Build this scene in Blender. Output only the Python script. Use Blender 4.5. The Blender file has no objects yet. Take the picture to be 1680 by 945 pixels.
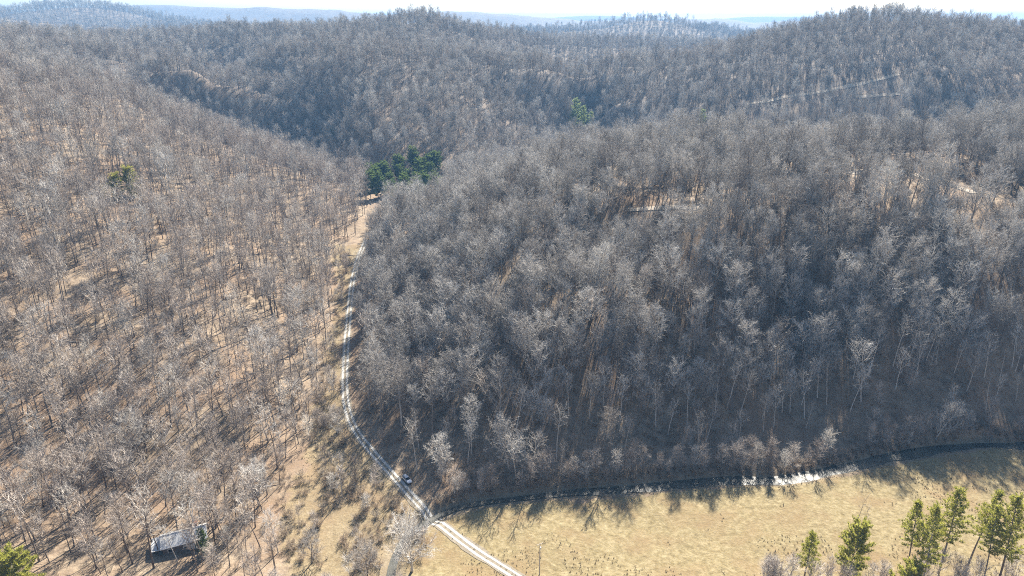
import bpy, bmesh, math, random
import numpy as np
from mathutils import Vector, Matrix

SC = bpy.context.scene
COL = SC.collection
R = math.radians
rng = np.random.default_rng(7)
random.seed(7)

# ------------------------------------------------------------------ camera
CAM_Z, PITCH, FPX = 150.0, R(21.3), 1120.0
cam = bpy.data.cameras.new('camera'); cam_o = bpy.data.objects.new('camera', cam); COL.objects.link(cam_o)
cam.sensor_width = 36; cam.lens = 24; cam.clip_start = 0.5; cam.clip_end = 40000
cam_o.location = (0, 0, CAM_Z); cam_o.rotation_euler = (math.pi / 2 - PITCH, 0, 0)
SC.camera = cam_o

# ------------------------------------------------------------------ sky, sun, exposure
SUN_EL, SUN_AZ = R(36.8), R(18)            # azimuth measured clockwise from +Y (the view direction)
w = bpy.data.worlds.new('World'); SC.world = w; w.use_nodes = True
nt = w.node_tree; bg = nt.nodes['Background']
sky = nt.nodes.new('ShaderNodeTexSky'); sky.sky_type = 'NISHITA'; sky.sun_disc = False
sky.sun_elevation = SUN_EL; sky.sun_rotation = SUN_AZ
sky.air_density = 1.0; sky.dust_density = 1.2; sky.ozone_density = 1.0; sky.altitude = 300
nt.links.new(sky.outputs[0], bg.inputs[0]); bg.inputs[1].default_value = 0.05
sun = bpy.data.lights.new('sun', 'SUN'); sun_o = bpy.data.objects.new('sun', sun); COL.objects.link(sun_o)
sun.energy = 5.0; sun.angle = R(0.5); sun.color = (1.0, 0.93, 0.82)
sd = Vector((math.sin(SUN_AZ) * math.cos(SUN_EL), math.cos(SUN_AZ) * math.cos(SUN_EL), math.sin(SUN_EL)))
sun_o.rotation_euler = sd.to_track_quat('Z', 'Y').to_euler(); sun_o.location = (0, 0, 400)
vs = SC.view_settings
vs.view_transform = 'Standard'; vs.look = 'None'; vs.gamma = 1; vs.use_curve_mapping = False
vs.exposure = 1.85
cy = SC.cycles
cy.max_bounces = 4; cy.diffuse_bounces = 1; cy.glossy_bounces = 2; cy.transmission_bounces = 2
cy.volume_bounces = 0; cy.transparent_max_bounces = 4; cy.caustics_reflective = False; cy.caustics_refractive = False
HAZE_DENSITY = 0.000118
cy.use_denoising = False; cy.filter_width = 1.05

# ------------------------------------------------------------------ terrain maths
def _hash(ix, iy, s):
    h = (ix.astype(np.int64) * 374761393 + iy.astype(np.int64) * 668265263 + s * 1442695041) & 0xFFFFFFFF
    h = ((h ^ (h >> 13)) * 1274126177) & 0xFFFFFFFF
    return ((h ^ (h >> 16)) & 0xFFFF) / 65535.0
def vnoise(x, y, s=0):
    ix, iy = np.floor(x), np.floor(y); fx, fy = x - ix, y - iy
    fx = fx * fx * fx * (fx * (fx * 6 - 15) + 10); fy = fy * fy * fy * (fy * (fy * 6 - 15) + 10)
    a, b, c, d = _hash(ix, iy, s), _hash(ix + 1, iy, s), _hash(ix, iy + 1, s), _hash(ix + 1, iy + 1, s)
    return (a + (b - a) * fx) * (1 - fy) + (c + (d - c) * fx) * fy
def fbm(x, y, s=0, o=4):
    t = 0; a = 0.5; n = 0
    for k in range(o):
        t = t + a * vnoise(x * 2 ** k + 17.3 * k, y * 2 ** k - 9.1 * k, s + k); n += a; a *= 0.5
    return t / n
def smooth(a, b, x):
    t = np.clip((x - a) / (b - a), 0, 1); return t * t * (3 - 2 * t)
ST, CT = math.sin(PITCH), math.cos(PITCH)
def ray(u, v):
    yc = (472.5 - v) / FPX
    return np.array([(u - 840) / FPX, CT + yc * ST, -ST + yc * CT])
def G(u, v, z):                               # point where the sight line of a photo position meets height z
    r = ray(u, v); d = (z - CAM_Z) / r[2]; return (r[0] * d, r[1] * d, z)
def D(u, v, d, drop=0):                       # point at a given depth
    r = ray(u, v) * d; return (r[0], r[1], CAM_Z + r[2] - drop)

ROAD_PX = [(905, 985, 0), (845, 945, 0), (785, 907, 0), (738, 872, .1), (700, 840, .2), (660, 797, .5), (612, 743, 1), (584, 707, 1.4),
           (570, 672, 2), (566, 635, 3), (567, 590, 3.8), (570, 545, 4.8), (574, 500, 6), (578, 465, 7), (586, 430, 8.4), (600, 395, 9.6),
           (618, 360, 10.5), (640, 335, 11)]
ROAD = np.array([G(*p) for p in ROAD_PX] + [(-95, 595, 11.5), (-50, 650, 11)])
CREEK_PX = [(1990, 716, -.4), (1820, 722, -.5), (1680, 731, -.6), (1600, 731, -.6), (1530, 737, -.7), (1450, 752, -.7), (1375, 769, -.7), (1290, 787, -.8), (1235, 788, -.8),
            (1170, 789, -.8), (1100, 795, -.8), (1040, 800, -.9), (930, 809, -.9), (840, 818, -.9), (760, 830, -.9), (706, 853, -1.0),
            (668, 880, -1.0), (648, 915, -1.1), (640, 945, -1.1), (625, 1010, -1.2)]
CREEK = np.array([G(*p) for p in CREEK_PX])

C = []
C += [tuple(p) for p in ROAD[::1]]
C += [(p[0], p[1], 0.0) for p in CREEK[::2]]
C += [(0, 700, 11), (40, 750, 12), (65, 815, 8), (110, 830, 10), (95, 900, 22), (100, 1050, 34), (110, 1250, 50)]                     # upper valley
C += [(-150, 640, 8), (-212, 712, 9), (-265, 770, 19), (-335, 850, 38), (-420, 1000, 60)]                                # side valley to the left
C += [D(810, 170, 765, 18), D(720, 125, 780, 18), D(600, 100, 790, 18), D(615, 165, 705, 18), D(665, 225, 655, 18), D(540, 85, 830, 18), D(450, 75, 880, 18), D(480, 140, 800, 18), D(870, 122, 850, 18), D(930, 128, 865, 18), D(540, 150, 760, 18), D(880, 95, 872, 18), D(935, 100, 890, 18), D(820, 118, 850, 18), D(1000, 88, 960, 18)]  # middle spur
for u, v, d in [(-120, 40, 720), (0, 70, 690), (100, 100, 640), (200, 130, 600), (330, 190, 580), (450, 240, 560), (520, 270, 550), (580, 295, 545)]:
    C.append(D(u, v, d, 18))                                                             # near left ridge
C += [D(270, 148, 730, 24), D(200, 112, 760, 24), D(330, 175, 740, 24), D(310, 82, 765, 18), D(250, 85, 765, 18), D(180, 72, 820, 18), D(390, 120, 800, 18)]
for u, v, d in [(30, 45, 1000), (170, 55, 1100), (380, 40, 1100), (480, 40, 1110), (560, 40, 1120), (690, 18, 1150), (780, 45, 1150), (840, 50, 1250), (960, 60, 1400), (1100, 65, 1500)]:
    C.append(D(u, v, d, 18))                                                             # back ridge
for u, v, d in [(1010, 150, 830), (1100, 110, 880), (1200, 75, 920), (1300, 45, 950), (1450, 18, 950), (1560, 35, 930), (1680, 42, 900), (1220, 165, 735), (1300, 150, 735), (1450, 130, 735), (1580, 110, 725)]:
    C.append(D(u, v, d, 18))                                                             # big right hill
C += [(1000, 900, 125), (263, 690, 18), (176, 720, 17), (110, 770, 16), (385, 665, 18), (470, 640, 27), (560, 610, 50)]
for u, v, d in [(760, 300, 470), (860, 260, 480), (950, 230, 490), (1050, 215, 500), (1150, 205, 500), (1300, 215, 490), (1440, 205, 480), (1560, 190, 470), (1680, 170, 450)]:
    C.append(D(u, v, d, 20))                                                             # crest of the front right hill
C += [(500, 440, 90)]
for p in [(650, 600, 8), (640, 480, 14), (630, 400, 17), (720, 600, 12), (720, 480, 23), (700, 400, 28), (640, 690, 4), (760, 740, 3.5),
          (900, 740, 4), (900, 700, 7.5), (900, 600, 20.5), (900, 500, 35), (900, 400, 47), (900, 345, 52), (900, 300, 50),
          (1150, 740, 1.5), (1150, 690, 5.5), (1150, 600, 21), (1150, 500, 37), (1150, 400, 54.5), (1150, 345, 63.5), (1040, 480, 31), (1060, 430, 40), (1075, 390, 49), (1310, 600, 15), (1310, 540, 24), (1310, 690, 2.8), (1150, 300, 63),
          (1450, 700, 3), (1450, 680, 5), (1450, 600, 19.5), (1450, 500, 35.5), (1450, 400, 53), (1450, 335, 63), (1450, 270, 66),
          (1680, 690, 3), (1680, 650, 9), (1680, 550, 27), (1680, 450, 44), (1680, 350, 62), (1680, 250, 72),
          (480, 700, 2), (480, 600, 6), (500, 500, 10), (525, 440, 13), (400, 760, 3), (400, 600, 14), (400, 500, 22), (400, 400, 30), (450, 320, 30),
          (300, 800, 3), (300, 650, 16), (250, 500, 30), (250, 400, 42), (250, 300, 55), (200, 220, 70), (100, 800, 8), (100, 650, 22), (160, 900, 3),
          (0, 945, 7), (0, 700, 22), (0, 500, 42), (0, 350, 62), (0, 250, 78), (0, 170, 95), (100, 300, 65), (100, 200, 84),
          (295, 890, 1.2), (360, 860, 1), (550, 945, 0), (450, 900, .6), (540, 800, .4), (1000, 945, -.2), (900, 880, 0), (1200, 870, 0), (1400, 850, .2), (1300, 940, 0), (1650, 770, .8), (1680, 830, 1)]:
    C.append(G(*p))
C += [(320, 245, 20), (420, 265, 45), (430, 380, 78), (-350, 250, 80), (-430, 400, 110), (-300, 120, 50), (-600, 700, 125), (250, 150, 4), (330, 180, 2),
      (130, 128, 3.5), (180, 120, 9), (60, 105, 9), (0, 60, 26), (-100, 70, 22), (160, 60, 32), (0, -200, 85), (300, 0, 80), (-300, -50, 90),
      (-900, 300, 110), (-900, 900, 120), (-1100, 1300, 110), (900, 300, 110), (900, 600, 90), (1300, 900, 120), (700, 1350, 70), (300, 1350, 70), (-200, 1400, 70), (-700, 1450, 90),
      (0, 1700, 95), (500, 1750, 100), (-500, 1750, 100), (1000, 1500, 95), (-1300, 500, 90), (1300, 200, 90), (0, -700, 90), (900, -500, 90), (-900, -500, 90)]
C = np.array(C, float)
_c2 = 12.0 ** 2
_K = np.sqrt(((C[:, None, :2] - C[None, :, :2]) ** 2).sum(-1) + _c2)
_n = len(C)
_A = np.zeros((_n + 1, _n + 1)); _A[:_n, :_n] = _K - np.eye(_n) * 0.6; _A[:_n, _n] = 1; _A[_n, :_n] = 1
_W = np.linalg.solve(_A, np.append(C[:, 2], 0))

def polydist(P, x, y, cols=None):
    """distance to a polyline, and the height of its nearest point"""
    best = np.full(x.shape, 1e9); zz = np.zeros(x.shape)
    for a, b in zip(P[:-1], P[1:]):
        dx, dy = b[0] - a[0], b[1] - a[1]
        t = np.clip(((x - a[0]) * dx + (y - a[1]) * dy) / (dx * dx + dy * dy), 0, 1)
        d = np.hypot(x - a[0] - t * dx, y - a[1] - t * dy)
        m = d < best; best = np.where(m, d, best); zz = np.where(m, a[2] + t * (b[2] - a[2]), zz)
    return best, zz
def smooth_line(P, step):
    P = np.asarray(P, float); out = []
    for i in range(len(P) - 1):
        p0, p1, p2, p3 = P[max(i - 1, 0)], P[i], P[i + 1], P[min(i + 2, len(P) - 1)]
        n = max(2, int(np.linalg.norm((p2 - p1)[:2]) / step))
        for k in range(n):
            t = k / n
            out.append(0.5 * ((2 * p1) + (-p0 + p2) * t + (2 * p0 - 5 * p1 + 4 * p2 - p3) * t * t + (-p0 + 3 * p1 - 3 * p2 + p3) * t ** 3))
    out.append(P[-1]); return np.array(out)
ROAD_S = smooth_line(ROAD, 4.0); CREEK_S = smooth_line(CREEK, 3.0)
ROAD_C = ROAD_S[::3]; CREEK_C = CREEK_S[::2]

T_U = np.array([-400, 0, 60, 150, 250, 400, 560, 640, 740, 850, 960, 1100, 1200, 1260, 1500, 1680, 2200])
T_V = np.array([24, 28, 24, 14, 9, 13, 18, 26, 19, 24, 31, 32, 28, 37, 33, 34, 34])
T_Z = CAM_Z + 5000 * ((472.5 - T_V) / FPX * CT - ST); T_X = (T_U - 840) / FPX * 5000
def far_h(x, y):
    n = fbm(x / 700, y / 700, 31, 4); rd = 1 - np.abs(2 * fbm(x / 1300 + 5, y / 1000, 47, 3) - 1)
    h = 45 + 60 * rd * rd + 45 * (n - .3)
    h = h + 125 * np.exp(-((x + 1740) / 330) ** 2 - ((y - 2900) / 500) ** 2) + 34 * np.exp(-((x - 500) / 140) ** 2 - ((y - 2650) / 400) ** 2)
    h = h + 16 * np.exp(-((x - 330) / 240) ** 2 - ((y - 2600) / 400) ** 2) + 45 * np.exp(-((x + 1200) / 500) ** 2 - ((y - 3000) / 400) ** 2)
    h = np.minimum(h, 150 + 0.03 * np.maximum(y, 0))
    yc = 5400 + 260 * np.sin(x / 900.0)
    e = np.exp(-((y - yc) / (420 + 250 * n)) ** 2)
    h2 = 60 + (np.interp(x, T_X, T_Z) + 44 * (fbm(x / 420, y / 600, 91, 4) - .5) - 60) * e
    h3 = 60 + (190 + 90 * (fbm(x / 1100, y / 1500, 77, 4) - .5) - 60) * np.exp(-((y - 9200) / 900) ** 2)
    k = smooth(3200, 4300, y)
    return np.maximum(h * (1 - .25 * k), np.maximum(h2, h3))
def H(x, y):
    x = np.asarray(x, float); y = np.asarray(y, float); sh = x.shape; x = x.ravel(); y = y.ravel()
    h = np.zeros(x.shape)
    near = (np.abs(x) < 1750) & (y < 1950) & (y > -1000)
    xi, yi = x[near], y[near]; hi = np.zeros(xi.shape)
    for k in range(0, len(xi), 20000):
        s = slice(k, k + 20000)
        hi[s] = np.sqrt((xi[s, None] - C[None, :, 0]) ** 2 + (yi[s, None] - C[None, :, 1]) ** 2 + _c2) @ _W[:_n] + _W[_n]
    # relief: gullies and bumps that grow with height above the valley floor
    amp = smooth(2, 30, hi)
    g = 1 - np.abs(2 * fbm(xi / 150 + 3, yi / 150, 5, 3) - 1)
    hi = hi + amp * (9 * (fbm(xi / 75, yi / 75, 11, 4) - .5) - 8 * (g - .6))
    hi = hi + 0.35 * (fbm(xi / 9, yi / 9, 21, 3) - .5)
    h[near] = hi
    wt = np.maximum(np.maximum(smooth(1450, 1900, y), smooth(1250, 1700, np.abs(x))), smooth(-500, -950, y))
    f = wt > 0
    h[f] = h[f] * (1 - wt[f]) + far_h(x[f], y[f]) * wt[f]
    # the road bench and the creek channel
    m = (y < 720) & (y > 60) & (np.abs(x) < 420)
    if m.any():
        d, z = polydist(ROAD_C, x[m], y[m]); k = 1 - smooth(2.6, 8.0, d); hm = h[m] * (1 - k) + z * k
        d, z = polydist(CREEK_C, x[m], y[m]); kk = np.exp(-(d / (3.2 + 1.6 * (fbm(x[m] / 7, y[m] / 7, 44, 2) - .3))) ** 4); 
        hm = hm * (1 - kk) + (z - 0.55 + .0) * kk
        h[m] = hm
    return h.reshape(sh)
def H1(x, y): return float(H(np.array([x]), np.array([y]))[0])
def hit(u, v, lo=120, hi=1800):
    """ground point seen at a photo position"""
    r = ray(u, v); d = np.linspace(lo, hi, 3400); P = r[None, :] * d[:, None]
    hh = H(P[:, 0], P[:, 1]); k = np.argmax(CAM_Z + P[:, 2] <= hh)
    return float(P[k, 0]), float(P[k, 1]), float(hh[k])
def inpoly(P, x, y):
    c = np.zeros(np.shape(x), bool); n = len(P)
    for i in range(n):
        x1, y1 = P[i][:2]; x2, y2 = P[(i + 1) % n][:2]
        m = ((y1 > y) != (y2 > y)) & (x < (x2 - x1) * (y - y1) / (y2 - y1 + 1e-12) + x1)
        c ^= m
    return c

# ------------------------------------------------------------------ helpers
def tag(o, label=None, cat=None, group=None, kind=None):
    if label: o['label'] = label
    if cat: o['category'] = cat
    if group: o['group'] = group
    if kind: o['kind'] = kind
    return o
def mk(name, verts, faces, mats, parent=None, link=True, midx=None, smooth_=False):
    me = bpy.data.meshes.new(name); me.from_pydata([tuple(v) for v in verts], [], faces)
    for m in (mats if isinstance(mats, (list, tuple)) else [mats]): me.materials.append(m)
    if midx is not None: me.polygons.foreach_set('material_index', np.asarray(midx, np.int32))
    if smooth_: me.polygons.foreach_set('use_smooth', np.ones(len(me.polygons), bool))
    me.update()
    o = bpy.data.objects.new(name, me)
    if link: COL.objects.link(o)
    if parent: o.parent = parent
    return o
def empty(name, loc, rz=0, s=1.0):
    o = bpy.data.objects.new(name, None); COL.objects.link(o); o.empty_display_size = .5
    o.location = loc; o.rotation_euler = (0, 0, rz); o.scale = (s, s, s) if np.isscalar(s) else s
    return o
class MB:
    def __init__(s): s.v = []; s.f = []
    def add(s, v, f):
        b = len(s.v); s.v += [tuple(p) for p in v]; s.f += [tuple(i + b for i in q) for q in f]; return s
    def box(s, c, d, rz=0):
        x, y, z = d[0] / 2, d[1] / 2, d[2] / 2
        v = [Vector((i * x, j * y, k * z)) for i in (-1, 1) for j in (-1, 1) for k in (-1, 1)]
        if rz: v = [Matrix.Rotation(rz, 3, 'Z') @ p for p in v]
        return s.add([p + Vector(c) for p in v], [(0, 1, 3, 2), (4, 6, 7, 5), (0, 4, 5, 1), (2, 3, 7, 6), (0, 2, 6, 4), (1, 5, 7, 3)])
    def tube(s, pts, rad, n=6, cap=True):
        pts = [Vector(p) for p in pts]; rings = []
        for i, p in enumerate(pts):
            t = (pts[min(i + 1, len(pts) - 1)] - pts[max(i - 1, 0)]).normalized()
            a = t.cross(Vector((0, 0, 1)) if abs(t.z) < .9 else Vector((1, 0, 0))).normalized(); b = t.cross(a)
            rings.append([p + (a * math.cos(6.28319 * k / n) + b * math.sin(6.28319 * k / n)) * rad[i] for k in range(n)])
        v = [q for r in rings for q in r]; f = []
        for i in range(len(pts) - 1):
            for k in range(n): f.append((i * n + k, i * n + (k + 1) % n, (i + 1) * n + (k + 1) % n, (i + 1) * n + k))
        if cap: f.append(tuple(range(n - 1, -1, -1))); f.append(tuple(range((len(pts) - 1) * n, len(pts) * n)))
        return s.add(v, f)
    def tri(s, a, b, c):
        k = len(s.v); s.v += [tuple(a), tuple(b), tuple(c)]; s.f.append((k, k + 1, k + 2))
    def build(s, name, mat, parent=None, link=True, smooth_=False): return mk(name, s.v, s.f, mat, parent, link, smooth_=smooth_)

# ------------------------------------------------------------------ materials
def mat(name, col, rough=.9, metal=0, spec=.2):
    m = bpy.data.materials.new(name); m.use_nodes = True; b = m.node_tree.nodes['Principled BSDF']
    b.inputs['Base Color'].default_value = (*col, 1); b.inputs['Roughness'].default_value = rough
    b.inputs['Metallic'].default_value = metal; b.inputs['Specular IOR Level'].default_value = spec
    return m, m.node_tree, b
def ramp(nt, fac, stops):
    r = nt.nodes.new('ShaderNodeValToRGB'); e = r.color_ramp.elements
    while len(e) < len(stops): e.new(.5)
    for k, (p, c) in enumerate(stops): e[k].position = p; e[k].color = (*c, 1)
    if fac is not None: nt.links.new(fac, r.inputs[0])
    return r.outputs[0]
def noise(nt, scale, detail=4, rough=.6, vec=None):
    n = nt.nodes.new('ShaderNodeTexNoise'); n.inputs['Scale'].default_value = scale; n.inputs['Detail'].default_value = detail; n.inputs['Roughness'].default_value = rough
    if vec is not None: nt.links.new(vec, n.inputs['Vector'])
    return n.outputs['Fac']
def mix(nt, f, a, b, mode='MIX'):
    m = nt.nodes.new('ShaderNodeMix'); m.data_type = 'RGBA'; m.blend_type = mode
    for s, k in ((f, 0), (a, 6), (b, 7)):
        if isinstance(s, (int, float)): m.inputs[k].default_value = s
        elif isinstance(s, tuple): m.inputs[k].default_value = (*s, 1)
        else: nt.links.new(s, m.inputs[k])
    return m.outputs[2]
def geo_pos(nt):
    return nt.nodes.new('ShaderNodeNewGeometry').outputs['Position']
def bark(name, stops):
    m, nt, b = mat(name, (.2, .18, .16), .9, 0, .15)
    oi = nt.nodes.new('ShaderNodeObjectInfo')
    c = ramp(nt, oi.outputs['Random'], stops)
    nz = noise(nt, .9, 3); c = mix(nt, .5, c, ramp(nt, nz, [(.3, (.35, .33, .3)), (.7, (.8, .78, .75))]), 'MULTIPLY')
    nt.links.new(c, b.inputs['Base Color']); return m
M = {}
M['bark'] = bark('bark', [(0, (.20, .165, .14)), (.5, (.27, .23, .20)), (.85, (.36, .32, .28)), (1, (.55, .52, .48))])
M['twig'] = bark('twig_bark', [(0, (.27, .24, .215)), (.3, (.46, .43, .39)), (.7, (.58, .55, .51)), (1, (.72, .69, .64))])
M['dark_bark'] = bark('dark_bark', [(0, (.13, .10, .08)), (.6, (.20, .16, .13)), (1, (.32, .28, .24))])
M['tan_twig'] = bark('tan_twig_bark', [(0, (.30, .25, .21)), (.35, (.48, .415, .36)), (.75, (.60, .535, .47)), (1, (.72, .68, .61))])
M['pale_bark'] = bark('pale_bark', [(0, (.62, .59, .54)), (1, (.72, .69, .64))])
M['shrub'] = bark('shrub_stem', [(0, (.34, .25, .17)), (.5, (.44, .34, .24)), (1, (.52, .45, .35))])
def needles(name, a, b_):
    m = bpy.data.materials.new(name); m.use_nodes = True; nt = m.node_tree; nt.nodes.clear()
    o = nt.nodes.new('ShaderNodeOutputMaterial'); d = nt.nodes.new('ShaderNodeBsdfDiffuse'); t = nt.nodes.new('ShaderNodeBsdfTranslucent'); x = nt.nodes.new('ShaderNodeMixShader')
    c = ramp(nt, noise(nt, .8, 3, .6, geo_pos(nt)), [(.3, a), (.7, b_)])
    nt.links.new(c, d.inputs[0]); nt.links.new(c, t.inputs[0]); x.inputs[0].default_value = .55
    nt.links.new(d.outputs[0], x.inputs[1]); nt.links.new(t.outputs[0], x.inputs[2]); nt.links.new(x.outputs[0], o.inputs[0]); return m
M['needle'] = needles('pine_needle', (.30, .31, .06), (.45, .44, .10))
M['needle_dark'] = needles('dark_needle', (.10, .15, .05), (.19, .245, .07))
M['needle_pale'] = needles('pale_needle', (.24, .31, .12), (.38, .44, .2))
def ground_mat():
    m, nt, b = mat('forest_floor', (.3, .2, .12), .95, 0, .1)
    P = geo_pos(nt)
    n1 = noise(nt, .035, 5, .6, P); n2 = noise(nt, .35, 5, .65, P); n3 = noise(nt, 2.2, 4, .7, P)
    leaf = ramp(nt, n2, [(.28, (.17, .13, .094)), (.5, (.28, .22, .158)), (.72, (.40, .325, .235))])
    leaf = mix(nt, .6, leaf, ramp(nt, noise(nt, .09, 4, .6, P), [(.35, (.5, .47, .44)), (.6, (1, 1, 1))]), 'MULTIPLY')
    leaf = mix(nt, ramp(nt, n1, [(.42, (0, 0, 0)), (.62, (1, 1, 1))]), leaf, (.26, .185, .125))
    leaf = mix(nt, .55, leaf, ramp(nt, n3, [(.3, (.55, .5, .45)), (.7, (1, 1, 1))]), 'MULTIPLY')
    g1 = noise(nt, .06, 5, .6, P); g2 = noise(nt, .55, 5, .7, P); g3 = noise(nt, 1.6, 3, .6, P)
    grass = ramp(nt, g2, [(.3, (.13, .102, .052)), (.47, (.215, .172, .09)), (.72, (.33, .272, .16))])
    grass = mix(nt, ramp(nt, g1, [(.47, (0, 0, 0)), (.66, (1, 1, 1))]), grass, (.21, .15, .08))
    grass = mix(nt, ramp(nt, g3, [(.55, (0, 0, 0)), (.68, (.85, .85, .85))]), grass, (.165, .125, .064))
    at = nt.nodes.new('ShaderNodeAttribute'); at.attribute_name = 'cover'
    sep = nt.nodes.new('ShaderNodeSeparateColor'); nt.links.new(at.outputs['Color'], sep.inputs[0])
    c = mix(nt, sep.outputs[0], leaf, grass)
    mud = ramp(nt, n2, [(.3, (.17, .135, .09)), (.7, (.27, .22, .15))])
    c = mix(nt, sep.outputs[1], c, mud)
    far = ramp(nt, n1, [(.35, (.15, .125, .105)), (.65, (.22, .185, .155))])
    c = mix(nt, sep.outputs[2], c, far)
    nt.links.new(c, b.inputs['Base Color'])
    bp = nt.nodes.new('ShaderNodeBump'); bp.inputs['Strength'].default_value = .6; bp.inputs['Distance'].default_value = .5
    nt.links.new(noise(nt, 1.1, 5, .7, P), bp.inputs['Height']); nt.links.new(bp.outputs[0], b.inputs['Normal'])
    return m
M['ground'] = ground_mat()
def two(name, a, c, scale, rough=.9, bump=0, **k):
    m, nt, b = mat(name, a, rough, **k); P = geo_pos(nt)
    nt.links.new(ramp(nt, noise(nt, scale, 5, .65, P), [(.3, a), (.7, c)]), b.inputs['Base Color'])
    if bump:
        bp = nt.nodes.new('ShaderNodeBump'); bp.inputs['Strength'].default_value = .5; bp.inputs['Distance'].default_value = bump
        nt.links.new(noise(nt, scale * 3, 4, .6, P), bp.inputs['Height']); nt.links.new(bp.outputs[0], b.inputs['Normal'])
    return m
M['gravel'] = two('gravel_verge', (.17, .14, .10), (.26, .225, .17), .8, bump=.05)
M['track'] = two('gravel_wheel_track', (.33, .315, .285), (.47, .455, .42), 1.2, bump=.03)
M['dirt'] = two('bench_dirt', (.34, .28, .21), (.46, .39, .30), .3)
M['concrete'] = two('concrete', (.42, .41, .38), (.55, .53, .5), 2)
M['grass'] = two('dry_grass', (.33, .26, .145), (.46, .38, .24), .5)
def water_mat():
    m, nt, b = mat('creek_water', (.035, .05, .035), .46, 0, .6); b.inputs['IOR'].default_value = 1.33
    P = geo_pos(nt)
    nt.links.new(ramp(nt, noise(nt, .12, 3, .5, P), [(.35, (.035, .035, .026)), (.65, (.075, .07, .05))]), b.inputs['Base Color'])
    bp = nt.nodes.new('ShaderNodeBump'); bp.inputs['Strength'].default_value = .8; bp.inputs['Distance'].default_value = .08
    nt.links.new(noise(nt, 1.8, 4, .6, P), bp.inputs['Height']); nt.links.new(bp.outputs[0], b.inputs['Normal']); return m
M['water'] = water_mat()

# ------------------------------------------------------------------ ground sheet
def axis(segs):
    out = [segs[0][0]]
    for a, b, s0, s1 in segs:
        p = a
        while p < b - 1e-6:
            t = (p - a) / (b - a); st = s0 * (s1 / s0) ** t; p = min(p + st, b); out.append(p)
    return np.array(sorted(set(np.round(out, 3))))
XS = axis([(-12000, -1400, 400, 30), (-1400, -260, 22, 3.2), (-260, 260, 2.0, 2.0), (260, 1400, 3.2, 22), (1400, 12000, 30, 400)])
YS = axis([(-1500, 90, 100, 6), (90, 185, 3, 1.6), (185, 235, 1.2, 1.2), (235, 520, 1.8, 3), (520, 1500, 3.5, 9), (1500, 4200, 12, 30), (4200, 12000, 30, 160)])
GX, GY = np.meshgrid(XS, YS); GZ = H(GX, GY)
FIELD = [G(*p) for p in [(712, 862, 0), (800, 826, 0), (930, 815, 0), (1050, 806, 0), (1180, 796, 0), (1290, 793, 0), (1380, 774, 0), (1530, 742, 0), (1680, 737, 0), (2000, 730, 0),
                         (2000, 900, 0), (1660, 985, 0), (900, 1100, 0), (560, 1010, 0)]]
OPEN = [G(*p) for p in [(700, 850, 0), (640, 785, .5), (585, 715, 1.2), (563, 650, 2.5), (560, 590, 4), (566, 520, 5), (572, 480, 6.5), (592, 402, 9.6),
                        (545, 405, 10), (550, 470, 8), (545, 530, 6), (535, 600, 4), (517, 660, 2), (508, 720, 1), (492, 770, .5), (462, 830, .5), (465, 880, .5), (480, 1000, 0), (700, 1010, 0)]]
def ground():
    ny, nx = GX.shape
    V = np.stack([GX.ravel(), GY.ravel(), GZ.ravel()], 1)
    i = np.arange(ny * nx).reshape(ny, nx)
    F = np.stack([i[:-1, :-1].ravel(), i[:-1, 1:].ravel(), i[1:, 1:].ravel(), i[1:, :-1].ravel()], 1)
    me = bpy.data.meshes.new('ground'); me.vertices.add(len(V)); me.vertices.foreach_set('co', V.ravel())
    me.loops.add(F.size); me.loops.foreach_set('vertex_index', F.ravel().astype(np.int32))
    me.polygons.add(len(F)); me.polygons.foreach_set('loop_start', np.arange(0, F.size, 4, dtype=np.int32))
    me.polygons.foreach_set('use_smooth', np.ones(len(F), bool)); me.update(calc_edges=True)
    x, y = V[:, 0], V[:, 1]
    jx, jy = x + 9 * (fbm(x / 12, y / 12, 61) - .5), y + 9 * (fbm(x / 12, y / 12, 62) - .5)
    f = inpoly(FIELD, jx, jy) * 1.0; f = np.maximum(f, inpoly(OPEN, jx, jy) * .6)
    near = (y < 720) & (np.abs(x) < 420)
    mud = np.zeros(len(V)); d, _ = polydist(CREEK_C, x[near], y[near]); mud[near] = 1 - smooth(2.4, 5.5, d)
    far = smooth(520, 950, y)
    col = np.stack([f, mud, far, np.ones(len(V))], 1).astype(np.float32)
    at = me.color_attributes.new('cover', 'FLOAT_COLOR', 'POINT'); at.data.foreach_set('color', col.ravel())
    me.materials.append(M['ground'])
    o = bpy.data.objects.new('ground', me); COL.objects.link(o)
    tag(o, 'wooded hills and valley floor of brown leaf litter and dry grass', 'ground', kind='structure')
ground()

# ------------------------------------------------------------------ strips draped on the ground
def strip(name, line, offs, lift, mats, parent=None, wob=0.0, seed=0):
    line = np.asarray(line, float); t = np.gradient(line[:, :2], axis=0); t /= np.linalg.norm(t, axis=1)[:, None]
    nrm = np.stack([t[:, 1], -t[:, 0]], 1); rows = []
    s = np.arange(len(line))
    for k, o in enumerate(offs):
        ww = wob * (fbm(s / 3.0 + 50 * k, s * 0 + seed, seed + k, 3) - .5) * 2
        rows.append(line[:, :2] + nrm * (o + ww)[:, None])
    P = np.stack(rows, 1); Z = H(P[..., 0], P[..., 1]) + lift
    n, m = P.shape[:2]; V = np.concatenate([P, Z[..., None]], 2).reshape(-1, 3)
    F = [(i * m + j, i * m + j + 1, (i + 1) * m + j + 1, (i + 1) * m + j) for i in range(n - 1) for j in range(m - 1)]
    return mk(name, V, F, mats, parent, smooth_=True)
road_line = smooth_line(ROAD[:16], 1.5)
road = strip('gravel_road', road_line, np.array([-2.0, -1.3, -.4, .4, 1.3, 2.0]), .09, M['gravel'], wob=.8, seed=3)
tag(road, 'narrow gravel lane curving up the valley along the foot of the right hill', 'road', kind='structure')
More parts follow.
